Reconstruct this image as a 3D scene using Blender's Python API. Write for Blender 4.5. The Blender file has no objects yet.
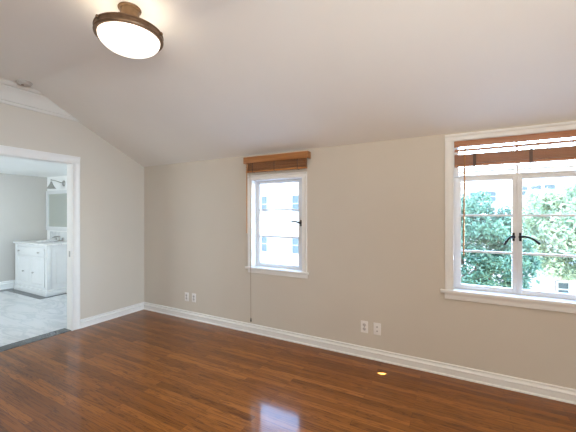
import bpy, bmesh, math, random
from mathutils import Vector, Matrix
S = bpy.context.scene
C = S.collection

# ---------------------------------------------------------------- camera
CAM = (4.0765, -3.0473, 1.40)
YAW = 0.497
cd = bpy.data.cameras.new('camera')
cam = bpy.data.objects.new('camera', cd); C.objects.link(cam)
cam.location = CAM
cam.rotation_euler = (math.pi/2, 0, YAW)
cd.sensor_width = 36.0
cd.lens = 312.0/576*36
cd.shift_y = -1.8/576
cd.clip_start = 0.02
S.camera = cam

# ---------------------------------------------------------------- sky, sun, large lights, exposure
w = bpy.data.worlds.new('sky'); S.world = w; w.use_nodes = True
nt = w.node_tree; nt.nodes.clear()
wo = nt.nodes.new('ShaderNodeOutputWorld'); bg = nt.nodes.new('ShaderNodeBackground')
sky = nt.nodes.new('ShaderNodeTexSky'); sky.sky_type = 'NISHITA'
sky.sun_disc = False; sky.sun_elevation = math.radians(50); sky.sun_rotation = math.radians(200)
sky.air_density = 1.2; sky.dust_density = 0.1
nt.links.new(sky.outputs[0], bg.inputs[0]); nt.links.new(bg.outputs[0], wo.inputs[0])
bg.inputs[1].default_value = 4.2

def lamp(name, kind, loc, energy, color, target=None, size=None, size_y=None, **kw):
    l = bpy.data.lights.new(name, kind); l.energy = energy; l.color = color
    if size: 
        if kind == 'AREA':
            l.shape = 'RECTANGLE'; l.size = size; l.size_y = size_y or size
        else: l.shadow_soft_size = size
    for k, v in kw.items(): setattr(l, k, v)
    o = bpy.data.objects.new(name, l); C.objects.link(o); o.location = loc
    if target is not None:
        o.rotation_euler = (Vector(target)-Vector(loc)).to_track_quat('-Z', 'Y').to_euler()
    return o

# spot added outside the wide window to imitate a sun fleck on the floor
lamp('fleck_spot', 'SPOT', (5.27, .474, 3.19), 60000, (.55, .66, 1.0), target=(3.49, -.23, 0), size=.004, spot_size=math.radians(1.15), spot_blend=.6)
lamp('sun', 'SUN', (3, -20, 25), 9.0, (1, .95, .86), target=(5.5, 0, -3), angle=0.01)
# added fill lights, standing in for unseen windows behind and beside the camera
lamp('fill_front', 'AREA', (4.6, -4.7, 1.35), 42, (1, .99, .95), target=(4.4, 0, 1.0), size=3.6, size_y=1.6)
lamp('fill_right', 'AREA', (6.2, -2.7, 1.6), 31, (.60, .80, 1.0), target=(0, -1.5, .45), size=1.8, size_y=1.3, spread=math.radians(60))
# upward fill added to brighten the ceiling, in the manner of a bounced flash
lamp('fill_ceiling', 'AREA', (4.5, -3.35, 1.9), 67, (1, .97, .89), target=(4.45, -3.20, 2.75), size=1.6, size_y=1.0)
# cool fill added in the bathroom in place of an unseen window
lamp('fill_bathroom', 'AREA', (-1.9, -3.2, 1.5), 56, (.82, .93, 1.0), target=(-2.2, 0, 1.2), size=1.8, size_y=1.5)

S.view_settings.view_transform = 'Standard'
S.view_settings.look = 'None'
S.view_settings.gamma = 1.0
S.view_settings.use_curve_mapping = False
S.view_settings.exposure = 0.0
S.cycles.use_denoising = True
S.cycles.max_bounces = 10
S.cycles.diffuse_bounces = 6
S.cycles.transparent_max_bounces = 12
S.cycles.sample_clamp_indirect = 6.0

# ---------------------------------------------------------------- materials
def new_mat(name):
    m = bpy.data.materials.new(name); m.use_nodes = True
    return m, m.node_tree, m.node_tree.nodes['Principled BSDF']

def N(nt, t, **props):
    n = nt.nodes.new(t)
    for k, v in props.items(): setattr(n, k, v)
    return n

def ramp(nt, stops, src=None):
    r = nt.nodes.new('ShaderNodeValToRGB')
    e = r.color_ramp.elements
    while len(e) < len(stops): e.new(.5)
    for el, (p, c) in zip(e, stops):
        el.position = p; el.color = (*c, 1) if len(c) == 3 else c
    if src is not None: nt.links.new(src, r.inputs[0])
    return r

def plain(name, col, rough=.5, var=.03, scale=6.0, bump=0.0, bscale=200.0, metal=0.0, coat=0.0, spec=.5):
    """paint-like material: colour with a slight mottling and an optional fine bump"""
    m, nt, b = new_mat(name)
    tc = N(nt, 'ShaderNodeTexCoord')
    nz = N(nt, 'ShaderNodeTexNoise'); nz.inputs['Scale'].default_value = scale; nz.inputs['Detail'].default_value = 4
    nt.links.new(tc.outputs['Object'], nz.inputs['Vector'])
    lo = tuple(c*(1-var) for c in col); hi = tuple(min(1, c*(1+var)) for c in col)
    r = ramp(nt, [(.3, lo), (.7, hi)], nz.outputs[0])
    nt.links.new(r.outputs[0], b.inputs['Base Color'])
    b.inputs['Roughness'].default_value = rough
    b.inputs['Metallic'].default_value = metal
    b.inputs['Specular IOR Level'].default_value = spec
    if coat:
        b.inputs['Coat Weight'].default_value = coat; b.inputs['Coat Roughness'].default_value = .08
    if bump:
        n2 = N(nt, 'ShaderNodeTexNoise'); n2.inputs['Scale'].default_value = bscale; n2.inputs['Detail'].default_value = 3
        nt.links.new(tc.outputs['Object'], n2.inputs['Vector'])
        bp = N(nt, 'ShaderNodeBump'); bp.inputs['Strength'].default_value = bump; bp.inputs['Distance'].default_value = .003
        nt.links.new(n2.outputs[0], bp.inputs['Height']); nt.links.new(bp.outputs[0], b.inputs['Normal'])
    return m

M = {}
M['wall'] = plain('beige wall paint', (.595, .540, .462), .62, .012, 2.5, .25, 260)
M['ceiling'] = plain('warm white ceiling paint', (.82, .80, .755), .75, .012, 2.0, .2, 220)
M['trim'] = plain('white trim paint', (.78, .765, .735), .34, .015, 8)
M['crown'] = plain('cream moulding paint', (.66, .635, .58), .4, .015, 8)
M['sash'] = plain('white window enamel', (.72, .735, .75), .28, .015, 10)
M['bath_wall'] = plain('grey beige bathroom paint', (.58, .555, .52), .6, .012, 3)
M['bath_white'] = plain('white bathroom paint', (.88, .89, .88), .55, .01, 3)
M['vanity'] = plain('white cabinet lacquer', (.72, .735, .74), .32, .015, 9)
M['nickel'] = plain('brushed nickel', (.42, .41, .39), .3, .05, 60, metal=1.0)
M['bronze'] = plain('dark bronze', (.022, .018, .016), .5, .2, 40, metal=.6)
M['lamp_bronze'] = plain('oiled bronze band', (.20, .125, .075), .38, .2, 30, metal=.75)
M['canopy'] = plain('gold bronze canopy', (.20, .115, .055), .42, .15, 30, metal=.5)
M['plate'] = plain('white outlet plastic', (.80, .77, .74), .3, .01, 20)
M['slot'] = plain('shadowed socket slot', (.05, .04, .035), .6, .1, 30)
M['socket'] = plain('pale socket plastic', (.56, .52, .49), .4, .02, 30)
M['cord'] = plain('tan blind cord', (.30, .20, .12), .8, .1, 80)
M['smoke'] = plain('aged white plastic', (.52, .48, .43), .45, .05, 30)
M['steel'] = plain('dark steel', (.10, .10, .10), .4, .1, 40, metal=.8)
M['stucco'] = plain('pale stucco', (.17, .162, .145), .85, .03, 3, .5, 60)
M['stucco_pink'] = plain('rosy white stucco', (.19, .172, .16), .85, .03, 3, .5, 60)
M['concrete'] = plain('light concrete', (.50, .48, .46), .85, .08, 1.5)
M['roof_ext'] = plain('pale roof coating', (.16, .15, .145), .8, .06, 3)
M['ext_frame'] = plain('pale window frame', (.15, .16, .165), .5, .03, 10)
M['ext_glass'] = plain('blue grey window pane', (.022, .036, .045), .5, .2, 2, spec=.2)
M['bark'] = plain('grey brown bark', (.12, .085, .06), .85, .25, 14, .6, 40)

def wood(name, lo, hi, axis=0, rough=.4, scale=1.0):
    m, nt, b = new_mat(name)
    tc = N(nt, 'ShaderNodeTexCoord'); mp = N(nt, 'ShaderNodeMapping')
    sc = [60*scale]*3; sc[axis] = 3*scale
    mp.inputs['Scale'].default_value = sc
    nt.links.new(tc.outputs['Object'], mp.inputs[0])
    nz = N(nt, 'ShaderNodeTexNoise'); nz.inputs['Scale'].default_value = 1.0; nz.inputs['Detail'].default_value = 6
    nt.links.new(mp.outputs[0], nz.inputs['Vector'])
    r = ramp(nt, [(.3, lo), (.7, hi)], nz.outputs[0])
    nt.links.new(r.outputs[0], b.inputs['Base Color']); b.inputs['Roughness'].default_value = rough
    return m
M['blind'] = wood('honey stained blind wood', (.30, .115, .030), (.44, .185, .055))
M['blind_slat'] = wood('brown stained slat wood', (.20, .085, .035), (.34, .15, .06))
M['blind_red'] = wood('reddish blind wood', (.34, .135, .058), (.46, .20, .090))
M['wand'] = wood('amber wand', (.36, .16, .06), (.50, .25, .10), axis=2)
M['tape'] = plain('brown ladder tape', (.14, .09, .07), .8, .1, 60)

def floor_material():
    m, nt, b = new_mat('varnished oak strip floor')
    L = nt.links.new
    tc = N(nt, 'ShaderNodeTexCoord')
    br = N(nt, 'ShaderNodeTexBrick')
    br.offset = .37; br.offset_frequency = 2; br.squash = 1; br.squash_frequency = 1
    br.inputs['Scale'].default_value = 1.0
    br.inputs['Brick Width'].default_value = .95
    br.inputs['Row Height'].default_value = .0572
    br.inputs['Mortar Size'].default_value = .0009
    br.inputs['Mortar Smooth'].default_value = .3
    br.inputs['Bias'].default_value = 0
    br.inputs['Color1'].default_value = (0, 0, 0, 1); br.inputs['Color2'].default_value = (1, 1, 1, 1)
    br.inputs['Mortar'].default_value = (.5, .5, .5, 1)
    L(tc.outputs['Object'], br.inputs['Vector'])
    # each strip shifts the grain pattern so that neighbours do not continue one another
    sep = N(nt, 'ShaderNodeSeparateXYZ'); L(tc.outputs['Object'], sep.inputs[0])
    row = N(nt, 'ShaderNodeMath', operation='DIVIDE'); L(sep.outputs[1], row.inputs[0]); row.inputs[1].default_value = .0572
    fl = N(nt, 'ShaderNodeMath', operation='FLOOR'); L(row.outputs[0], fl.inputs[0])
    wn = N(nt, 'ShaderNodeTexWhiteNoise', noise_dimensions='1D'); L(fl.outputs[0], wn.inputs['W'])
    off = N(nt, 'ShaderNodeMath', operation='MULTIPLY'); L(wn.outputs[0], off.inputs[0]); off.inputs[1].default_value = 37.0
    bw = N(nt, 'ShaderNodeMath', operation='MULTIPLY'); L(br.outputs['Color'], bw.inputs[0]); bw.inputs[1].default_value = 9.0
    offs = N(nt, 'ShaderNodeMath', operation='ADD'); L(off.outputs[0], offs.inputs[0]); L(bw.outputs[0], offs.inputs[1])
    cmb = N(nt, 'ShaderNodeCombineXYZ')
    sx = N(nt, 'ShaderNodeMath', operation='MULTIPLY_ADD'); L(sep.outputs[0], sx.inputs[0]); sx.inputs[1].default_value = 1.5; L(offs.outputs[0], sx.inputs[2])
    sy = N(nt, 'ShaderNodeMath', operation='MULTIPLY'); L(sep.outputs[1], sy.inputs[0]); sy.inputs[1].default_value = 30.0
    L(sx.outputs[0], cmb.inputs[0]); L(sy.outputs[0], cmb.inputs[1]); L(offs.outputs[0], cmb.inputs[2])
    g1 = N(nt, 'ShaderNodeTexNoise'); g1.inputs['Scale'].default_value = 1.0; g1.inputs['Detail'].default_value = 3; g1.inputs['Roughness'].default_value = .6
    g1.inputs['Distortion'].default_value = 1.5
    L(cmb.outputs[0], g1.inputs['Vector'])
    # cathedral grain: bands of the stretched noise
    bands = N(nt, 'ShaderNodeMath', operation='MULTIPLY'); L(g1.outputs[0], bands.inputs[0]); bands.inputs[1].default_value = 9.0
    fr = N(nt, 'ShaderNodeMath', operation='PINGPONG'); L(bands.outputs[0], fr.inputs[0]); fr.inputs[1].default_value = 1.0
    grain = ramp(nt, [(.0, (.22, .17, .14)), (.14, (.55, .50, .47)), (.36, (.96, .95, .94)), (1, (1.12, 1.12, 1.12))], fr.outputs[0])
    # plank tone
    wn2 = N(nt, 'ShaderNodeTexWhiteNoise', noise_dimensions='2D')
    cm2 = N(nt, 'ShaderNodeCombineXYZ'); L(fl.outputs[0], cm2.inputs[0]); L(br.outputs['Color'], cm2.inputs[1])
    L(cm2.outputs[0], wn2.inputs['Vector'])
    tone = ramp(nt, [(0, (.185, .058, .008)), (.45, (.24, .077, .011)), (.8, (.285, .095, .014)), (1, (.34, .118, .019))], wn2.outputs[0])
    mx = N(nt, 'ShaderNodeMix', data_type='RGBA', blend_type='MULTIPLY'); mx.inputs['Factor'].default_value = .68
    L(tone.outputs[0], mx.inputs['A']); L(grain.outputs[0], mx.inputs['B'])
    seam = N(nt, 'ShaderNodeMix', data_type='RGBA'); L(br.outputs['Fac'], seam.inputs['Factor'])
    L(mx.outputs['Result'], seam.inputs['A']); seam.inputs['B'].default_value = (.045, .016, .007, 1)
    L(seam.outputs['Result'], b.inputs['Base Color'])
    b.inputs['Roughness'].default_value = .30
    b.inputs['Specular IOR Level'].default_value = .05
    b.inputs['Coat Weight'].default_value = .66
    b.inputs['Coat Roughness'].default_value = .10
    wv = N(nt, 'ShaderNodeTexNoise'); wv.inputs['Scale'].default_value = 14; wv.inputs['Detail'].default_value = 2
    L(tc.outputs['Object'], wv.inputs['Vector'])
    bp = N(nt, 'ShaderNodeBump'); bp.inputs['Strength'].default_value = .03; bp.inputs['Distance'].default_value = .01
    L(wv.outputs[0], bp.inputs['Height'])
    b2 = N(nt, 'ShaderNodeBump', invert=True); b2.inputs['Strength'].default_value = .25; b2.inputs['Distance'].default_value = .001
    L(br.outputs['Fac'], b2.inputs['Height']); L(bp.outputs[0], b2.inputs['Normal'])
    L(b2.outputs[0], b.inputs['Normal']); L(bp.outputs[0], b.inputs['Coat Normal'])
    return m
M['floor'] = floor_material()

def marble(name, tile, base, vein, grout):
    m, nt, b = new_mat(name); L = nt.links.new
    tc = N(nt, 'ShaderNodeTexCoord')
    n1 = N(nt, 'ShaderNodeTexNoise'); n1.inputs['Scale'].default_value = 1.5; n1.inputs['Detail'].default_value = 9
    n1.inputs['Roughness'].default_value = .62; n1.inputs['Distortion'].default_value = 1.6
    mp = N(nt, 'ShaderNodeMapping'); mp.inputs['Scale'].default_value = (.8, 2.4, 1); L(tc.outputs['Object'], mp.inputs[0]); L(mp.outputs[0], n1.inputs['Vector'])
    r = ramp(nt, [(.30, base), (.44, tuple(c*.95 for c in base)), (.50, vein), (.56, tuple(c*.95 for c in base)), (.75, base)], n1.outputs[0])
    br = N(nt, 'ShaderNodeTexBrick'); br.offset = .5; br.inputs['Scale'].default_value = 1; br.inputs['Brick Width'].default_value = tile[0]; br.inputs['Row Height'].default_value = tile[1]
    br.inputs['Mortar Size'].default_value = .002; L(tc.outputs['Object'], br.inputs['Vector'])
    mx = N(nt, 'ShaderNodeMix', data_type='RGBA'); L(br.outputs['Fac'], mx.inputs['Factor']); L(r.outputs[0], mx.inputs['A']); mx.inputs['B'].default_value = (*grout, 1)
    L(mx.outputs['Result'], b.inputs['Base Color']); b.inputs['Roughness'].default_value = .22
    return m
M['marble'] = marble('white marble tile', (.6, .3), (.66, .67, .67), (.50, .52, .535), (.56, .57, .58))
M['counter'] = marble('white vanity marble', (9, 9), (.84, .84, .83), (.66, .67, .68), (.8, .8, .8))
M['dark_tile'] = marble('dark slate border tile', (.3, .12), (.055, .060, .065), (.11, .115, .12), (.04, .04, .04))
M['mosaic'] = marble('pale mosaic tile', (.05, .025), (.78, .80, .80), (.60, .62, .63), (.62, .64, .65))

def glass_material():
    m, nt, b = new_mat('clear window glass'); L = nt.links.new
    nt.nodes.remove(b)
    out = nt.nodes['Material Output']
    tr = N(nt, 'ShaderNodeBsdfTransparent'); tr.inputs[0].default_value = (.97, .985, .99, 1)
    gl = N(nt, 'ShaderNodeBsdfGlossy'); gl.inputs['Roughness'].default_value = .01
    fr = N(nt, 'ShaderNodeFresnel'); fr.inputs['IOR'].default_value = 1.45
    mx = N(nt, 'ShaderNodeMixShader'); 
    ge = N(nt, 'ShaderNodeNewGeometry'); inv = N(nt, 'ShaderNodeMath', operation='SUBTRACT'); inv.inputs[0].default_value = 1; L(ge.outputs['Backfacing'], inv.inputs[1])
    ml = N(nt, 'ShaderNodeMath', operation='MULTIPLY'); L(fr.outputs[0], ml.inputs[0]); L(inv.outputs[0], ml.inputs[1])   # reflect at the entering face only
    L(ml.outputs[0], mx.inputs[0]); L(tr.outputs[0], mx.inputs[1]); L(gl.outputs[0], mx.inputs[2])
    L(mx.outputs[0], out.inputs[0])
    return m
M['glass'] = glass_material()

m, nt, b = new_mat('silvered mirror'); b.inputs['Metallic'].default_value = 1; b.inputs['Roughness'].default_value = .02
b.inputs['Base Color'].default_value = (.80, .86, .83, 1); M['mirror'] = m

m, nt, b = new_mat('lit frosted glass bowl'); b.inputs['Base Color'].default_value = (.9, .86, .8, 1); b.inputs['Roughness'].default_value = .4
b.inputs['Emission Color'].default_value = (1.0, .90, .76, 1); b.inputs['Emission Strength'].default_value = 1.7; M['bowl'] = m
m, nt, b = new_mat('lit bulb'); b.inputs['Emission Color'].default_value = (1.0, .84, .62, 1); b.inputs['Emission Strength'].default_value = 6; M['bulb'] = m
m, nt, b = new_mat('frosted sconce glass'); b.inputs['Base Color'].default_value = (.34, .34, .31, 1); b.inputs['Roughness'].default_value = .35
M['sconce_glass'] = m

def leaf_material(name, a, c):
    m, nt, b = new_mat(name); L = nt.links.new
    tc = N(nt, 'ShaderNodeTexCoord'); nz = N(nt, 'ShaderNodeTexNoise'); nz.inputs['Scale'].default_value = 2.2; nz.inputs['Detail'].default_value = 5
    L(tc.outputs['Object'], nz.inputs['Vector'])
    r = ramp(nt, [(.35, a), (.65, c)], nz.outputs[0]); L(r.outputs[0], b.inputs['Base Color'])
    b.inputs['Roughness'].default_value = .45
    out = nt.nodes['Material Output']
    tl = N(nt, 'ShaderNodeBsdfTranslucent'); L(r.outputs[0], tl.inputs[0])
    mx = N(nt, 'ShaderNodeMixShader'); mx.inputs[0].default_value = .4
    L(b.outputs[0], mx.inputs[1]); L(tl.outputs[0], mx.inputs[2]); L(mx.outputs[0], out.inputs[0])
    return m
M['leaf'] = leaf_material('blue green leaves', (.040, .105, .075), (.10, .185, .11))
M['leaf_pale'] = leaf_material('pale yellow green leaves', (.15, .23, .14), (.36, .40, .25))

# ---------------------------------------------------------------- mesh helpers
def bx(bm, x0, x1, y0, y1, z0, z1):
    vs = [bm.verts.new((x, y, z)) for x in (x0, x1) for y in (y0, y1) for z in (z0, z1)]
    for f in ((0, 1, 3, 2), (4, 6, 7, 5), (0, 4, 5, 1), (2, 3, 7, 6), (0, 2, 6, 4), (1, 5, 7, 3)):
        bm.faces.new([vs[i] for i in f])
    return vs

def bxb(bm, x0, x1, y0, y1, z0, z1, bev=.003, seg=2):
    """box with rounded edges"""
    t = bmesh.new(); bx(t, x0, x1, y0, y1, z0, z1)
    bmesh.ops.bevel(t, geom=t.edges[:], offset=bev, segments=seg, affect='EDGES', profile=.6)
    join(bm, t)

def join(bm, t):
    me = bpy.data.meshes.new('tmp'); t.to_mesh(me); t.free(); bm.from_mesh(me); bpy.data.meshes.remove(me)

def tube(bm, pts, r, seg=10, caps=True):
    pts = [Vector(p) for p in pts]; rs = r if isinstance(r, (list, tuple)) else [r]*len(pts)
    rings = []; up = None
    for i, p in enumerate(pts):
        d = (pts[min(i+1, len(pts)-1)]-pts[max(i-1, 0)]).normalized()
        if up is None:
            up = Vector((0, 0, 1)) if abs(d.z) < .9 else Vector((1, 0, 0))
        a = d.cross(up).normalized(); b = a.cross(d).normalized(); up = b
        rings.append([bm.verts.new(p+rs[i]*(math.cos(t)*a+math.sin(t)*b)) for t in [2*math.pi*k/seg for k in range(seg)]])
    for u, v in zip(rings, rings[1:]):
        for k in range(seg): bm.faces.new((u[k], u[(k+1) % seg], v[(k+1) % seg], v[k]))
    if caps: bm.faces.new(rings[0][::-1]); bm.faces.new(rings[-1])

def lathe(bm, prof, loc=(0, 0, 0), axis=(0, 0, 1), seg=40):
    """profile of (radius, height) turned about axis; radius 0 closes to a point"""
    q = Vector((0, 0, 1)).rotation_difference(Vector(axis)); loc = Vector(loc); rings = []
    for r, h in prof:
        if r < 1e-6: rings.append([bm.verts.new(loc+q @ Vector((0, 0, h)))])
        else: rings.append([bm.verts.new(loc+q @ Vector((r*math.cos(t), r*math.sin(t), h))) for t in [2*math.pi*k/seg for k in range(seg)]])
    for u, v in zip(rings, rings[1:]):
        for k in range(seg):
            k2 = (k+1) % seg
            if len(u) == 1 and len(v) == 1: break
            if len(u) == 1: bm.faces.new((u[0], v[k2], v[k]))
            elif len(v) == 1: bm.faces.new((u[k], u[k2], v[0]))
            else: bm.faces.new((u[k], u[k2], v[k2], v[k]))

def extrude_profile(bm, prof, a, b, out, up=(0, 0, 1)):
    """profile of (outward, upward) carried straight from a to b"""
    a = Vector(a); b = Vector(b); out = Vector(out); up = Vector(up)
    ra = [bm.verts.new(a+out*p+up*q) for p, q in prof]; rb = [bm.verts.new(b+out*p+up*q) for p, q in prof]
    n = len(prof)
    for i in range(n): bm.faces.new((ra[i], ra[(i+1) % n], rb[(i+1) % n], rb[i]))
    bm.faces.new(ra[::-1]); bm.faces.new(rb)

def obj(name, bm, mat, parent=None, smooth=False, loc=None):
    bmesh.ops.recalc_face_normals(bm, faces=bm.faces[:])
    org = Vector((0, 0, 0))
    if parent is not None:
        p = parent
        while p is not None: org += p.location; p = p.parent
    elif loc is not None: org = Vector(loc)
    bmesh.ops.translate(bm, verts=bm.verts[:], vec=-org)
    me = bpy.data.meshes.new(name); bm.to_mesh(me); bm.free()
    me.materials.append(mat)
    if smooth:
        for p in me.polygons: p.use_smooth = True
        try: me.set_sharp_from_angle(angle=math.radians(40))
        except Exception: pass
    o = bpy.data.objects.new(name, me); C.objects.link(o)
    if parent is not None: o.parent = parent
    elif loc is not None: o.location = loc
    return o

def tag(o, label, cat, group=None):
    o['label'] = label; o['category'] = cat
    if group: o['group'] = group
    return o

def thing(name, label, cat, loc, group=None):
    o = bpy.data.objects.new(name, None); C.objects.link(o); o.location = loc; o.empty_display_size = .05
    return tag(o, label, cat, group)

def struct(name, bm, mat, parent=None, smooth=False):
    o = obj(name, bm, mat, parent, smooth)
    if parent is None: o['kind'] = 'structure'
    return o

def struct_root(name, loc):
    o = bpy.data.objects.new(name, None); C.objects.link(o); o.location = loc; o['kind'] = 'structure'; o.empty_display_size = .05
    return o

def dup(root, loc, label):
    r = root.copy(); C.objects.link(r); r.location = loc; r['label'] = label
    for ch in list(root.children):
        c = ch.copy(); C.objects.link(c); c.parent = r
        for g in list(ch.children):
            d = g.copy(); C.objects.link(d); d.parent = c
    return r

def B(): return bmesh.new()

# ---------------------------------------------------------------- the room
SLOPE, Z0, ZC = .48, 2.100, 2.75           # the ceiling climbs from the window wall to the flat part
YB = -(ZC-Z0)/SLOPE
XR, YF = 6.4, -4.9
bm = B(); bx(bm, 0, XR, YF, 0, -.08, 0); struct('floor', bm, M['floor'])

bm = B()                                    # sloped and flat ceiling, a thick slab
a0, a1 = Vector((YB+.42, ZC-.42*SLOPE)), Vector((YB-.14, ZC)); am = Vector((YB, ZC))   # the bend is a soft plaster curve
cove = [tuple((1-u)**2*a0+2*u*(1-u)*am+u*u*a1) for u in [k/24 for k in range(25)]]
prof = [(.16, Z0-.16*SLOPE)]+cove+[(YF-.12, ZC), (YF-.12, ZC+.15), (YB, ZC+.15), (.16, Z0+.15)]
for x0, x1 in ((-.095, XR+.12),):
    ra = [bm.verts.new((x0, y, z)) for y, z in prof]; rb = [bm.verts.new((x1, y, z)) for y, z in prof]
    n = len(prof)
    for i in range(n): bm.faces.new((ra[i], ra[(i+1) % n], rb[(i+1) % n], rb[i]))
    bm.faces.new(ra[::-1]); bm.faces.new(rb)
struct('ceiling', bm, M['ceiling'], smooth=True)

W1 = (1.943, 2.600, .775, 1.800)            # small window: x0 x1 z0 z1
W2 = (4.048, 4.964, .745, 2.030)            # wide window
TW = .16
bm = B()
for x0, x1, z0, z1 in ((0, W1[0], 0, Z0), (W1[0], W1[1], 0, W1[2]), (W1[0], W1[1], W1[3], Z0), (W1[1], W2[0], 0, Z0),
                       (W2[0], W2[1], 0, W2[2]), (W2[0], W2[1], W2[3], Z0), (W2[1], XR, 0, Z0)):
    bx(bm, x0, x1, 0, TW, z0, z1)
bmesh.ops.remove_doubles(bm, verts=bm.verts[:], dist=1e-5)
struct('wall_back', bm, M['wall'])

DY0, DY1, DZ = -1.80, -.990, 2.010           # doorway in the left wall
bm = B()
for y0, y1, z0, z1 in ((YF, DY0, 0, ZC), (DY0, DY1, DZ, ZC), (DY1, 0, 0, ZC)):
    bx(bm, -.095, 0, y0, y1, z0, z1)
n = bmesh.ops.bisect_plane(bm, geom=bm.verts[:]+bm.edges[:]+bm.faces[:], plane_co=(0, 0, Z0+.004), plane_no=Vector((0, SLOPE, 1)).normalized(), clear_outer=True)
bmesh.ops.holes_fill(bm, edges=bm.edges[:])
struct('wall_left', bm, M['wall'])
bm = B(); bx(bm, XR, XR+.12, YF, .16, 0, ZC); struct('wall_right', bm, M['wall'])
bm = B(); bx(bm, -.095, XR+.12, YF-.12, YF, 0, ZC); struct('wall_front', bm, M['wall'])

# the bathroom beyond the doorway
BX, BY, BZ = -3.35, .237, 2.155
bm = B(); bx(bm, BX, -.095, -3.4, BY, -.08, 0); struct('floor_bathroom', bm, M['marble'])
bm = B(); bx(bm, BX-.1, -.095, -3.5, BY+.1, BZ, BZ+.1); struct('ceiling_bathroom', bm, M['bath_white'])
bm = B(); bx(bm, BX-.1, BX, -3.5, BY+.1, 0, BZ); struct('wall_bathroom_left', bm, M['bath_wall'])
bm = B(); bx(bm, BX, -.095, BY, BY+.1, 0, BZ); struct('wall_bathroom_back', bm, M['bath_white'])
bm = B(); bx(bm, BX, -.095, -3.5, -3.4, 0, BZ); struct('wall_bathroom_front', bm, M['bath_wall'])

# baseboards with a stepped profile
BASE = [(0, 0), (.024, 0), (.024, .008), (.021, .014), (.017, .016), (.017, .058), (.022, .062), (.022, .067), (.015, .071), (.010, .078), (.008, .088), (.013, .092), (.013, .098), (.009, .102), (0, .103)]
bm = B(); extrude_profile(bm, BASE, (0, 0, 0), (XR, 0, 0), (0, -1, 0)); struct('baseboard_back', bm, M['trim'], smooth=True)
bm = B(); extrude_profile(bm, BASE, (0, -.9, 0), (0, 0, 0), (1, 0, 0)); struct('baseboard_left', bm, M['trim'], smooth=True)
BB = [(p*1.1, q*1.45) for p, q in BASE]
bm = B(); extrude_profile(bm, BB, (BX, -3.4, 0), (BX, BY, 0), (1, 0, 0)); struct('baseboard_bathroom', bm, M['bath_white'], smooth=True)

# crown moulding on the left wall, cut off by the sloping ceiling
CR = [(0, 2.530), (.012, 2.532), (.016, 2.545), (.013, 2.560), (.024, 2.566), (.024, 2.600), (.030, 2.635), (.046, 2.668), (.064, 2.690), (.064, 2.706), (.086, 2.708), (.098, 2.724), (.102, 2.738), (.102, 2.7499), (0, 2.7499)]
bm = B(); extrude_profile(bm, CR, (0, YF, 0), (0, -.3, 0), (1, 0, 0))
geo = bm.verts[:]+bm.edges[:]+bm.faces[:]
res = bmesh.ops.bisect_plane(bm, geom=geo, plane_co=(0, 0, Z0-.001), plane_no=Vector((0, SLOPE, 1)).normalized(), clear_outer=True)
cut = [e for e in res['geom_cut'] if isinstance(e, bmesh.types.BMEdge)]
bmesh.ops.contextual_create(bm, geom=cut)
struct('trim_1', bm, M['crown'], smooth=True)

# stone threshold and the dark border strip of the marble floor
bm = B(); bxb(bm, -.155, -.002, DY0, DY1, -.02, .006, .003); struct('trim_2', bm, M['dark_tile'])
bm = B()
bx(bm, BX, BX+.19, -3.4, -.36, -.02, .0015); bx(bm, BX+.19, -1.94, -.487, -.30, -.02, .0015); bx(bm, -2.05, -1.96, -.30, BY, -.02, .0015)
struct('trim_3', bm, M['dark_tile'])

# doorway: casing, jambs, strike plate
d = struct_root('door_1', (0, (DY0+DY1)/2, 0))
def casing_run(bm, a, b, out, side, wdt=.09, t=.02):
    prof = [(0, 0), (t*.75, 0), (t*.8, .006), (t*.62, .012), (t*.62, wdt*.62), (t, wdt*.74), (t, wdt*.96), (t*.8, wdt), (0, wdt)]
    extrude_profile(bm, prof, a, b, out, side)
bm = B(); casing_run(bm, (0, DY1, 0), (0, DY1, DZ+.0), (1, 0, 0), (0, 1, 0)); casing_run(bm, (0, DY0, 0), (0, DY0, DZ), (1, 0, 0), (0, -1, 0))
casing_run(bm, (0, DY0-.09, DZ), (0, DY1+.09, DZ), (1, 0, 0), (0, 0, 1)); struct('door_casing', bm, M['trim'], d, True)
bm = B(); bx(bm, -.096, 0, DY1-.004, DY1+.001, 0, DZ); bx(bm, -.096, 0, DY0-.001, DY0+.004, 0, DZ); bx(bm, -.096, 0, DY0, DY1, DZ-.004, DZ+.001)

struct('door_jamb', bm, M['trim'], d)
bm = B(); bxb(bm, -.048, -.022, DY1-.0075, DY1-.003, .885, .955, .0015); struct('strike_plate', bm, M['nickel'], d)

# ---------------------------------------------------------------- windows
YS = .076                                    # room-side face of the sashes
def frame_bars(bm, x0, x1, z0, z1, sl, sr, sb, st, y0=YS, y1=YS+.036, bev=.003):
    bxb(bm, x0, x0+sl, y0, y1, z0, z1, bev); bxb(bm, x1-sr, x1, y0, y1, z0, z1, bev)
    bxb(bm, x0+sl-.001, x1-sr+.001, y0+.0005, y1, z0, z0+sb, bev); bxb(bm, x0+sl-.001, x1-sr+.001, y0+.0005, y1, z1-st, z1, bev)

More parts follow.
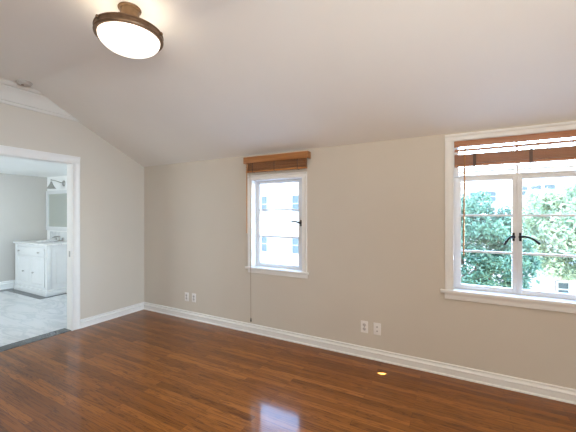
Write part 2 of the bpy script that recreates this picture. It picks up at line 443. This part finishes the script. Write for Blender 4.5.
def latch(sash, x, z, dirx, tip):
    """bronze casement latch: a plate on the stile and a curved lever"""
    bm = B(); bxb(bm, x-.009, x+.009, YS-.008, YS, z-.034, z+.034, .003)
    lathe(bm, [(0, -.006), (.013, -.006), (.014, .004), (.010, .012), (0, .014)], (x, YS-.010, z), (0, -1, 0), 16)
    hp = obj('latch_plate', bm, M['bronze'], sash, True)
    bm = B(); pts = []
    for k in range(11):
        t = k/10
        pts.append((x+dirx*tip[0]*t, YS-.026-.012*math.sin(t*math.pi), z+tip[1]*t**1.7+tip[2]*math.sin(t*math.pi)))
    tube(bm, pts, [.010-.002*math.sin(k/10*math.pi) for k in range(10)]+[.010], 10)
    lathe(bm, [(0, -.008), (.008, -.004), (.0085, .002), (.005, .008), (0, .009)], pts[-1], (dirx, 0, 0), 12)
    obj('latch_lever', bm, M['bronze'], hp, True)

def casing(bm, x0, x1, z0, z1, wx, wz, t=.018):
    prof = lambda W: [(0, 0), (t*.7, 0), (t*.75, .004), (t*.6, .009), (t*.6, W*.58), (t, W*.72), (t, W*.95), (t*.8, W), (0, W)]
    extrude_profile(bm, prof(wx), (x0, 0, z0), (x0, 0, z1), (0, -1, 0), (-1, 0, 0))
    extrude_profile(bm, prof(wx), (x1, 0, z0), (x1, 0, z1), (0, -1, 0), (1, 0, 0))
    extrude_profile(bm, prof(wz), (x0-wx, 0, z1), (x1+wx, 0, z1), (0, -1, 0), (0, 0, 1))

# small window
x0, x1, z0, z1 = W1
win = struct_root('window_1', ((x0+x1)/2, 0, z0))
bm = B(); casing(bm, x0, x1, z0, z1, .058, .058); struct('window_casing', bm, M['trim'], win, True)
bm = B(); bx(bm, x0-.001, x0+.003, .0, TW, z0, z1); bx(bm, x1-.003, x1+.001, 0, TW, z0, z1); bx(bm, x0, x1, 0, TW, z1-.003, z1+.001)
struct('window_reveal', bm, M['sash'], win)
bm = B(); bxb(bm, x0-.085, x1+.082, -.036, -.0005, z0-.022, z0+.004, .006, 3); bx(bm, x0, x1, -.001, TW+.03, z0-.02, z0+.003); struct('window_sill', bm, M['trim'], win, True)
bm = B(); bxb(bm, x0-.055, x1+.066, -.017, -.0005, z0-.066, z0-.021, .004, 2); struct('window_apron', bm, M['trim'], win, True)
bm = B(); frame_bars(bm, x0+.003, x1-.003, z0+.003, z1-.003, .055, .082, .042, .036)
for z in (1.136, 1.450): bxb(bm, x0+.05, x1-.08, YS+.006, YS+.030, z-.009, z+.009, .003)
sash = struct('casement_sash', bm, M['sash'], win, True)
bm = B(); bx(bm, x0+.05, x1-.078, YS+.018, YS+.022, z0+.035, z1-.03); struct('window_glass', bm, M['glass'], sash)
latch(sash, x1-.052, 1.300, -1, (.105, .012, .014))

# wide window: two casements under a fixed light
x0, x1, z0, z1 = W2; xm = (x0+x1)/2; ZT = 1.722
win = struct_root('window_2', (xm, 0, z0))
bm = B(); casing(bm, x0, x1, z0, z1, .066, .058); struct('window_casing', bm, M['trim'], win, True)
bm = B(); bx(bm, x0-.001, x0+.003, .0, TW, z0, z1); bx(bm, x1-.003, x1+.001, 0, TW, z0, z1); bx(bm, x0, x1, 0, TW, z1-.003, z1+.001)
struct('window_reveal', bm, M['sash'], win)
bm = B(); bxb(bm, x0-.101, x1+.101, -.040, -.0005, z0-.026, z0+.003, .006, 3); bx(bm, x0, x1, -.001, TW+.03, z0-.02, z0+.002); struct('window_sill', bm, M['trim'], win, True)
bm = B(); bxb(bm, x0-.068, x1+.068, -.018, -.0005, z0-.078, z0-.025, .005, 2); bxb(bm, x0-.068, x1+.068, -.022, -.001, z0-.040, z0-.025, .003); struct('window_apron', bm, M['trim'], win, True)
bm = B(); frame_bars(bm, x0+.003, x1-.003, ZT, z1-.003, .036, .036, .014, .030); bxb(bm, xm-.007, xm+.007, YS+.004, YS+.03, ZT+.01, z1-.03, .003)
fl_ = struct('transom_sash', bm, M['sash'], win, True)
bm = B(); bx(bm, x0+.03, x1-.03, YS+.018, YS+.022, ZT+.008, z1-.028); struct('window_glass', bm, M['glass'], fl_)
for a, b_, sl, sr in ((x0+.003, xm, .055, .034), (xm, x1-.003, .034, .055)):
    bm = B(); frame_bars(bm, a, b_, z0+.003, ZT, sl, sr, .040, .034)
    for z in (1.078, 1.390): bxb(bm, a+sl-.004, b_-sr+.004, YS+.006, YS+.030, z-.009, z+.009, .003)
    s_ = struct('casement_sash', bm, M['sash'], win, True)
    bm = B(); bx(bm, a+sl-.006, b_-sr+.006, YS+.018, YS+.022, z0+.03, ZT-.03); struct('window_glass', bm, M['glass'], s_)
    if a < xm-.1: latch(s_, xm-.026, 1.215, -1, (.062, -.060, .010))
    else: latch(s_, xm+.020, 1.215, 1, (.118, -.048, .012))

# ---------------------------------------------------------------- ceiling lamp
LX, LY = 2.186, -1.742
t = thing('ceiling_lamp', 'round lit ceiling lamp with frosted glass bowl in a bronze ring', 'lamp', (LX, LY, ZC))
bm = B(); lathe(bm, [(0, 0), (.068, 0), (.071, -.005), (.069, -.011), (.060, -.015), (.058, -.040), (.060, -.068), (.068, -.086), (.070, -.094), (.062, -.098), (0, -.099)], (LX, LY, ZC)); obj('canopy', bm, M['canopy'], t, True)
RZ0, RZ1 = 2.552, 2.596
bm = B(); lathe(bm, [(.183, RZ0+.004), (.187, RZ0-.002), (.198, RZ0-.003), (.205, RZ0), (.207, RZ0+.008), (.203, RZ0+.013), (.203, RZ0+.032), (.207, RZ0+.036), (.205, RZ1), (.199, RZ1+.002), (.196, RZ1), (.194, RZ0+.012), (.183, RZ0+.004)], (LX, LY, 0), seg=64)
rg = obj('ring', bm, M['lamp_bronze'], t, True)
for k in range(3):
    a = 2*math.pi*k/3+.5
    bm = B(); lathe(bm, [(0, -.012), (.008, -.010), (.010, 0), (.006, .008), (0, .010)], (LX+.208*math.cos(a), LY+.208*math.sin(a), RZ1-.01), seg=12); obj('thumb_screw', bm, M['lamp_bronze'], rg, True)
for k in range(3):
    a = 2*math.pi*k/3+1.2; c, s = math.cos(a), math.sin(a)
    bm = B(); tube(bm, [(LX+r*c, LY+r*s, z) for r, z in ((.060, 2.662), (.078, 2.640), (.11, 2.612), (.15, 2.600), (.198, 2.594))], .008, 8); obj('arm', bm, M['canopy'], t, True)
bm = B(); R_, D_ = .185, .093
pr = [(R_, RZ0+.006)]+[(R_*math.cos(u), RZ0-D_*math.sin(u)) for u in [math.pi/2*k/14 for k in range(14)]]+[(0, RZ0-D_)]
lathe(bm, pr, (LX, LY, 0), seg=64); obj('glass_bowl', bm, M['bowl'], t, True)
for k in range(2):
    sx = (-1, 1)[k]
    bm = B(); lathe(bm, [(0, -.035), (.018, -.030), (.028, -.010), (.028, .008), (.014, .034), (.012, .05), (0, .05)], (LX+.07*sx, LY, 2.580), seg=20); obj('bulb', bm, M['bulb'], t, True)
lamp('lamp_glow', 'POINT', (LX, LY, 2.618), 1.1, (1, .86, .68), size=.06)

# smoke detector beside the moulding
t = thing('smoke_detector', 'small round aged white smoke detector on the ceiling above the moulding', 'smoke detector', (.19, -1.53, ZC))
bm = B(); lathe(bm, [(0, 0), (.066, 0), (.068, -.008), (.064, -.014), (0, -.014)], (.19, -1.53, ZC), seg=36); obj('base', bm, M['smoke'], t, True)
bm = B(); lathe(bm, [(.056, -.013), (.056, -.024), (.050, -.032), (.030, -.036), (0, -.037)], (.19, -1.53, ZC), seg=36)
for k in range(14):
    a = 2*math.pi*k/14; tube(bm, [(.19+.0565*math.cos(a), -1.53+.0565*math.sin(a), ZC-.014), (.19+.0565*math.cos(a), -1.53+.0565*math.sin(a), ZC-.024)], .0025, 6)
cv = obj('cover', bm, M['smoke'], t, True)
bm = B(); lathe(bm, [(0, -.036), (.012, -.037), (.010, -.042), (0, -.043)], (.205, -1.55, ZC), seg=16); obj('test_button', bm, M['tape'], cv, True)

# ---------------------------------------------------------------- blinds
def slats(bm, x0, x1, y0, y1, z0, z1, n, seed):
    rnd = random.Random(seed); p = (z1-z0)/n
    for i in range(n):
        z = z0+p*(i+.5); dy = rnd.uniform(-.003, .003); t = p*.36
        # thin slightly cambered slat
        ra = []; rb = []
        for k in range(7):
            u = k/6; y = y0+(y1-y0)*u+dy; c = .0012*math.sin(u*math.pi)
            ra.append((y, z+t+c)); rb.append((y, z-t+c))
        pr = ra+rb[::-1]
        a = [bm.verts.new((x0, y, zz)) for y, zz in pr]; b = [bm.verts.new((x1, y, zz)) for y, zz in pr]
        m_ = len(pr)
        for k in range(m_): bm.faces.new((a[k], a[(k+1) % m_], b[(k+1) % m_], b[k]))
        bm.faces.new(a[::-1]); bm.faces.new(b)

t = thing('window_blind', 'raised honey brown wooden blind above the small window', 'blind', (2.28, 0, 1.88), 'wooden blinds')
bm = B(); bxb(bm, 1.868, 2.702, -.078, -.066, 1.992, 2.066, .004); bxb(bm, 1.868, 1.880, -.068, -.0015, 1.992, 2.066, .003); bxb(bm, 2.690, 2.702, -.068, -.0015, 1.992, 2.066, .003)
obj('valance', bm, M['blind'], t, True)
bm = B(); bxb(bm, 1.895, 2.668, -.058, -.006, 2.004, 2.050, .003); obj('head_rail', bm, M['blind_slat'], t, True)
bm = B(); slats(bm, 1.895, 2.668, -.060, -.020, 1.908, 2.002, 16, 3); obj('slats', bm, M['blind_slat'], t)
bm = B(); bxb(bm, 1.893, 2.670, -.062, -.020, 1.886, 1.906, .004); obj('bottom_rail', bm, M['blind'], t, True)
for x in (1.99, 2.28, 2.57):
    bm = B(); bx(bm, x-.004, x+.004, -.0635, -.062, 1.886, 2.0); bx(bm, x-.004, x+.004, -.0635, -.018, 1.8835, 1.886); obj('ladder_tape', bm, M['tape'], t)
bm = B(); tube(bm, [(1.924, -.070, 1.985), (1.912, -.070, 1.90), (1.909, -.066, 1.60), (1.908, -.062, 1.19)], .006, 8); lathe(bm, [(0, -.01), (.006, -.008), (.006, .008), (0, .010)], (1.908, -.062, 1.185), seg=10); obj('tilt_wand', bm, M['wand'], t, True)
bm = B(); tube(bm, [(1.955, -.068, 1.985), (1.960, -.066, 1.5), (1.962, -.062, .9), (1.962, -.056, .175)], .0026, 6); pc = obj('pull_cord', bm, M['cord'], t, True)
bm = B(); lathe(bm, [(0, .03), (.004, .028), (.007, .010), (.009, -.012), (.006, -.018), (0, -.018)], (1.962, -.056, .165), seg=12); obj('tassel', bm, M['bronze'], pc, True)

t = thing('window_blind', 'raised reddish brown wooden blind inside the wide window', 'blind', (xm, 0, 1.81), 'wooden blinds')
xa, xb = x0+.0045, x1-.0045
bm = B(); bxb(bm, xa, xb, .004, .015, 1.974, 2.029, .003); obj('valance', bm, M['blind_red'], t, True)
bm = B(); bxb(bm, xa, xb, .020, .060, 1.995, 2.026, .003); obj('head_rail', bm, M['sash'], t, True)
bm = B(); slats(bm, xa+.004, xb-.004, .012, .060, 1.832, 1.912, 15, 8); obj('slats', bm, M['blind_red'], t)
bm = B(); slats(bm, xa+.004, xb-.004, .012, .060, 1.940, 1.960, 1, 9); obj('slat', bm, M['blind_red'], t)
bm = B(); bxb(bm, xa+.003, xb-.003, .010, .062, 1.810, 1.830, .004); obj('bottom_rail', bm, M['blind_red'], t, True)
for x in (4.205, 4.585):
    bm = B(); bx(bm, x-.011, x+.011, .0085, .0098, 1.812, 1.914); bx(bm, x-.005, x+.005, .0085, .063, 1.8075, 1.810); lt = obj('ladder_tape', bm, M['tape'], t)
    bm = B(); lathe(bm, [(0, -.008), (.008, -.006), (.008, 0), (0, .001)], (x, .030, 1.808), seg=12); obj('cord_button', bm, M['bronze'], lt, True)
bm = B(); tube(bm, [(4.135, .001, 1.978), (4.133, -.004, 1.90), (4.128, -.008, 1.5), (4.124, -.010, 1.065)], .0062, 8); lathe(bm, [(0, -.012), (.006, -.010), (.006, .008), (0, .010)], (4.124, -.010, 1.060), seg=10); obj('tilt_wand', bm, M['wand'], t, True)

# ---------------------------------------------------------------- wall outlets
def outlet(x, z, label, kind):
    t = thing('wall_outlet', label, 'outlet', (x, 0, z), 'white wall outlets')
    bm = B(); bxb(bm, x-.035, x+.035, -.006, -.0004, z-.0575, z+.0575, .003, 3); obj('plate', bm, M['plate'], t, True)
    if kind == 'duplex':
        for s in (-1, 1):
            zz = z+.0195*s
            bm = B(); lathe(bm, [(0, 0), (.0165, 0), (.0168, .002), (.0158, .003), (0, .003)], (x, -.0055, zz), (0, -1, 0), 24); r = obj('socket', bm, M['socket'], t, True)
            bm = B(); bx(bm, x-.008, x-.0055, -.0092, -.0084, zz-.003, zz+.006); bx(bm, x+.0055, x+.008, -.0092, -.0084, zz-.003, zz+.006); bx(bm, x-.002, x+.002, -.0092, -.0084, zz-.010, zz-.006); obj('slots', bm, M['slot'], r)
        bm = B(); lathe(bm, [(0, 0), (.0035, 0), (.003, .0012), (0, .0014)], (x, -.0060, z), (0, -1, 0), 12); obj('screw', bm, M['slot'], t, True)
    else:
        for s in (-1, 1):
            zz = z+.020*s
            bm = B(); lathe(bm, [(0, 0), (.009, 0), (.0085, .002), (.005, .003), (0, .003)], (x, -.0058, zz), (0, -1, 0), 16); r = obj('jack', bm, M['socket'], t, True)
            bm = B(); lathe(bm, [(0, 0), (.003, 0), (.003, .002), (0, .002)], (x, -.0088, zz), (0, -1, 0), 10); obj('jack_hole', bm, M['slot'], r, True)
    return t
outlet(.872, .288, 'white duplex outlet nearest the room corner, left of the small window', 'duplex')
outlet(1.005, .290, 'white outlet left of the blind cord, second from the room corner', 'duplex')
outlet(3.277, .297, 'white duplex outlet with dark sockets, left one of the pair between the windows', 'duplex')
outlet(3.400, .297, 'white jack plate with pale jacks, right one of the pair between the windows', 'jack')

# ---------------------------------------------------------------- bathroom furniture
VX0, VX1, VY0, VY1, VZ = -3.19, -2.03, -.352, BY-.002, .858
t = thing('bathroom_vanity', 'white bathroom vanity with louvred doors and marble top', 'vanity', ((VX0+VX1)/2, (VY0+VY1)/2, 0))
bm = B(); bxb(bm, VX0+.012, VX1-.012, VY0+.016, VY1, .10, VZ-.0005, .003)
for x in (VX0, VX1-.07): bxb(bm, x, x+.07, VY0, VY0+.07, .10, VZ-.001, .006)
bxb(bm, VX1-.07, VX1, VY1-.07, VY1, .10, VZ-.001, .006)
bxb(bm, VX0+.05, VX1-.05, VY0+.006, VY0+.03, VZ-.045, VZ-.001, .003)
obj('body', bm, M['vanity'], t, True)
bm = B(); bxb(bm, VX0-.012, VX1+.016, VY0-.016, VY1, 0.0015, .075, .004); bxb(bm, VX0-.006, VX1+.009, VY0-.009, VY1, .074, .108, .010, 3); obj('plinth', bm, M['vanity'], t, True)
def knob(parent, x, z, y):
    bm = B(); lathe(bm, [(0, 0), (.008, 0), (.006, .006), (.006, .012), (.014, .018), (.015, .024), (.009, .030), (0, .031)], (x, y, z), (0, -1, 0), 16); return obj('knob', bm, M['nickel'], parent, True)
dx0, dx1 = VX0+.085, VX1-.085; dm = (dx0+dx1)/2
bm = B(); bxb(bm, dx0, dx1, VY0-.004, VY0+.016, .668, .802, .003); bxb(bm, dx0+.03, dx1-.03, VY0-.009, VY0-.003, .688, .782, .004); dr = obj('drawer', bm, M['vanity'], t, True)
knob(dr, -2.985, .736, VY0-.009); knob(dr, -2.275, .736, VY0-.009)
for a, b_, kx in ((dx0, dm-.003, -2.835), (dm+.003, dx1, -2.475)):
    bm = B(); ya, yb = VY0-.004, VY0+.016
    bxb(bm, a, a+.045, ya, yb, .135, .652, .003); bxb(bm, b_-.045, b_, ya, yb, .135, .652, .003); bxb(bm, a+.044, b_-.044, ya, yb, .135, .185, .003); bxb(bm, a+.044, b_-.044, ya, yb, .605, .652, .003)
    bx(bm, a+.03, b_-.03, ya+.013, yb, .16, .63)
    nl = 13
    for k in range(nl):
        z = .192+(.598-.192)*(k+.5)/nl
        vs = [bm.verts.new((xx, yy, zz)) for xx in (a+.045, b_-.045) for yy, zz in ((ya+.001, z-.016), (ya+.005, z-.017), (ya+.013, z+.014), (ya+.010, z+.015))]
        for f in ((0, 1, 2, 3), (7, 6, 5, 4), (0, 4, 5, 1), (1, 5, 6, 2), (2, 6, 7, 3), (3, 7, 4, 0)): bm.faces.new([vs[i] for i in f])
    dd = obj('door', bm, M['vanity'], t); knob(dd, kx, .375, ya)
bm = B(); X = VX1-.012                           # framed end panel
py0, py1 = VY0+.075, VY1-.075
bxb(bm, X, X+.008, py0, py0+.05, .115, .815, .002); bxb(bm, X, X+.008, py1-.05, py1, .115, .815, .002); bxb(bm, X, X+.008, py0+.049, py1-.049, .115, .175, .002); bxb(bm, X, X+.008, py0+.049, py1-.049, .755, .815, .002)
bxb(bm, X-.001, X+.006, py0+.075, py1-.075, .20, .73, .005); obj('end_panel', bm, M['vanity'], t, True)
bm = B(); bxb(bm, VX0-.018, VX1+.022, VY0-.024, VY1, VZ, VZ+.032, .007, 3); ct = obj('countertop', bm, M['counter'], t, True)
SXc, SYc = -2.66, -.075
bm = B()
prof_ = [(.215, .000), (.225, .006), (.218, .012), (.205, .010), (.19, -.004), (.14, -.013), (.03, -.016), (0, -.016)]
lathe(bm, prof_, (0, 0, 0), seg=40); bmesh.ops.scale(bm, verts=bm.verts[:], vec=(1.0, .70, 1)); bmesh.ops.translate(bm, verts=bm.verts[:], vec=(SXc, SYc, VZ+.0325+.004)); obj('basin', bm, M['counter'], ct, True)
bm = B(); bx(bm, VX0-.018, VX1+.022, BY-.014, BY-.0015, VZ+.032, 1.05); obj('backsplash', bm, M['mosaic'], t)

FX, FY, FZ = -2.66, .135, VZ+.0325
t = thing('faucet', 'dark nickel two-handled faucet on the vanity top', 'faucet', (FX, FY, FZ))
bm = B(); lathe(bm, [(0, 0), (.026, 0), (.026, .006), (.016, .014), (.013, .05), (.015, .075), (.010, .09), (0, .092)], (FX, FY, FZ), seg=20)
tube(bm, [(FX, FY, FZ+.07), (FX, FY-.03, FZ+.085), (FX, FY-.08, FZ+.085), (FX, FY-.115, FZ+.070), (FX, FY-.12, FZ+.05)], [.011, .011, .010, .010, .010], 10); obj('spout', bm, M['nickel'], t, True)
for s in (-1, 1):
    x = FX+.11*s
    bm = B(); lathe(bm, [(0, 0), (.024, 0), (.024, .006), (.014, .014), (.012, .04), (.016, .048), (.010, .058), (0, .06)], (x, FY, FZ), seg=18); h = obj('handle', bm, M['nickel'], t, True)
    bm = B(); tube(bm, [(x, FY, FZ+.05), (x+.03*s, FY-.01, FZ+.056), (x+.065*s, FY-.02, FZ+.062)], [.006, .006, .008], 8); obj('lever', bm, M['nickel'], h, True)

t = thing('wall_mirror', 'white framed mirror above the vanity', 'mirror', (-2.70, BY, 1.09))
mx0, mx1, mz0, mz1 = BX+.006, -2.10, 1.075, 1.872
bm = B()
for a in ((mx0, mx0+.075, mz0, mz1), (mx1-.075, mx1, mz0, mz1), (mx0+.074, mx1-.074, mz0, mz0+.075), (mx0+.074, mx1-.074, mz1-.068, mz1)): bxb(bm, a[0], a[1], BY-.028, BY-.0005, a[2], a[3], .005)
obj('frame', bm, M['vanity'], t, True)
bm = B(); bx(bm, mx0+.07, mx1-.07, BY-.012, BY-.006, mz0+.07, mz1-.065); obj('mirror_glass', bm, M['mirror'], t)

SX, SZ = -2.70, 2.005
t = thing('wall_sconce', 'nickel wall sconce with bell shade above the mirror', 'sconce', (SX, BY, SZ))
bm = B(); lathe(bm, [(0, 0), (.055, 0), (.056, .006), (.045, .016), (.020, .024), (0, .026)], (SX, BY-.001, SZ), (0, -1, 0), 28); obj('backplate', bm, M['nickel'], t, True)
bm = B(); tube(bm, [(SX, BY-.02, SZ), (SX, BY-.09, SZ+.020), (SX, BY-.16, SZ+.040), (SX, BY-.215, SZ+.045)], .008, 10); lathe(bm, [(0, .016), (.010, .012), (.014, 0), (.010, -.012), (0, -.016)], (SX, BY-.22, SZ+.045), seg=16); obj('arm', bm, M['nickel'], t, True)
bm = B(); lathe(bm, [(0, .04), (.012, .038), (.017, .02), (.022, 0), (.024, -.02), (0, -.022)], (SX, BY-.22, SZ-.02), seg=20); obj('socket', bm, M['nickel'], t, True)
bm = B(); sp = [(.022, 0), (.028, -.012), (.038, -.030), (.050, -.054), (.068, -.082), (.082, -.092)]
lathe(bm, sp+[(r-.004, h-.001) for r, h in sp[::-1]], (SX, BY-.22, SZ-.025), seg=28); obj('lamp_shade', bm, M['sconce_glass'], t, True)
bm = B(); lathe(bm, [(0, .02), (.014, .015), (.024, -.02), (.018, -.042), (0, -.05)], (SX, BY-.22, SZ-.065), seg=16); obj('bulb', bm, M['sconce_glass'], t, True)

# ---------------------------------------------------------------- outside
GZ = -3.3
bm = B(); bx(bm, -30, 40, 0.6, 45, GZ-.2, GZ); g = struct('ground', bm, M['concrete'])

def building(name, label, x0, x1, y0, y1, ztop, mat, wins):
    t = thing(name, label, 'building', ((x0+x1)/2, y0, GZ), 'neighbouring buildings')
    bm = B(); bx(bm, x0, x1, y0, y1, GZ, ztop); obj('walls', bm, mat, t)
    bm = B(); bxb(bm, x0-.15, x1+.15, y0-.15, y1+.15, ztop, ztop+.22, .03); obj('cornice', bm, M['roof_ext'], t)
    for cx, cz, ww, hh in wins:
        f = bmesh.new(); fr = .05
        for a in ((cx-ww/2-fr, cx-ww/2, cz-hh/2-fr, cz+hh/2+fr), (cx+ww/2, cx+ww/2+fr, cz-hh/2-fr, cz+hh/2+fr), (cx-ww/2, cx+ww/2, cz-hh/2-fr, cz-hh/2), (cx-ww/2, cx+ww/2, cz+hh/2, cz+hh/2+fr), (cx-ww/2, cx+ww/2, cz-.02, cz+.02)):
            bx(f, a[0], a[1], y0-.05, y0-.001, a[2], a[3])
        fo = obj('window', f, M['ext_frame'], t)
        f = bmesh.new(); bx(f, cx-ww/2, cx+ww/2, y0-.02, y0-.002, cz-hh/2, cz+hh/2); obj('pane', f, M['ext_glass'], fo)
    return t
wn = []
for cz in (2.05, -.50):
    for cx, ww in ((-6.90, .42), (-4.50, .70), (-9.2, .6)): wn.append((cx, cz, ww, 1.0))
building('apartment_building', 'white stucco building with small blue windows outside the small window', -14, -.6, 14, 22, 5.2, M['stucco'], wn)
wn = [(7.05+.55*k, 2.62, .42, .5) for k in range(3)]+[(4.95, 2.35, .5, .5), (5.65, 2.35, .5, .5), (11.0, 2.6, .6, .6)]
building('pale_house', 'pale house behind the tree outside the wide window', 1.5, 16, 17, 25, 3.75, M['stucco_pink'], wn)
building('low_outbuilding', 'low pale outbuilding with one dark window right of the tree', 6.35, 12.5, 9.4, 12, -.35, M['stucco_pink'], [(6.93, -.90, .24, .40)])

def tree(name, label, x, y, zc, rx, rz, n, mat, seed, leaf=.10, ry=None):
    rnd = random.Random(seed); ry = ry or rx
    t = thing(name, label, 'tree', (x, y, GZ), 'trees outside the wide window')
    bm = B(); tube(bm, [(x, y, GZ), (x+.05, y, GZ+.8), (x-.03, y+.04, zc-rz*.5), (x, y, zc)], [.14, .11, .09, .03], 10)
    for k in range(7):
        a = rnd.uniform(0, 6.28); e = rnd.uniform(.2, .9)
        tube(bm, [(x, y, zc-rz*.55), (x+rx*.35*math.cos(a), y+ry*.35*math.sin(a), zc-rz*.2+e*.3), (x+rx*.8*math.cos(a), y+ry*.8*math.sin(a), zc+rz*(e-.35))], [.05, .03, .01], 7)
    obj('trunk', bm, M['bark'], t, True)
    verts = []; faces = []
    clumps = []
    for k in range(170):
        while True:
            p = Vector((rnd.uniform(-1, 1), rnd.uniform(-1, 1), rnd.uniform(-1, 1)))
            if .25 < p.length < 1: break
        p = p.normalized()*p.length**.5
        clumps.append((Vector((p.x*rx, p.y*ry, p.z*rz)), rnd.uniform(.16, .34)*min(rx, rz)))
    for i in range(n):
        c, r = clumps[rnd.randrange(len(clumps))]
        d = Vector((rnd.gauss(0, 1), rnd.gauss(0, 1), rnd.gauss(0, .8))).normalized()*r*rnd.uniform(.5, 1.0)
        p = c+d
        q = Vector((rnd.gauss(0, 1), rnd.gauss(0, 1), rnd.gauss(.5, 1))).normalized()
        a = q.orthogonal().normalized(); a = Matrix.Rotation(rnd.uniform(0, 6.28), 3, q) @ a; b_ = q.cross(a)
        L_ = leaf*rnd.uniform(.6, 1.3); W_ = L_*.42
        o = Vector((x, y, zc))+p; k = len(verts)
        verts += [o-a*L_*.5, o+b_*W_*.5+q*L_*.06, o+a*L_*.5-q*L_*.10, o-b_*W_*.5+q*L_*.06]
        faces += [(k, k+1, k+2), (k, k+2, k+3)]
    me = bpy.data.meshes.new('foliage'); org = Vector((x, y, GZ))
    me.from_pydata([tuple(v-org) for v in verts], [], faces); me.materials.append(mat)
    o = bpy.data.objects.new('foliage', me); C.objects.link(o); o.parent = t
    return t
tree('leafy_tree', 'dense blue green tree outside the left casement of the wide window', 4.45, 5.0, .30, .92, 1.45, 22000, M['leaf'], 11, .10, .95)
tree('leafy_tree', 'pale sunlit tree outside the right casement of the wide window', 6.9, 7.6, .95, 1.65, 1.15, 26000, M['leaf_pale'], 5, .12, 1.35)
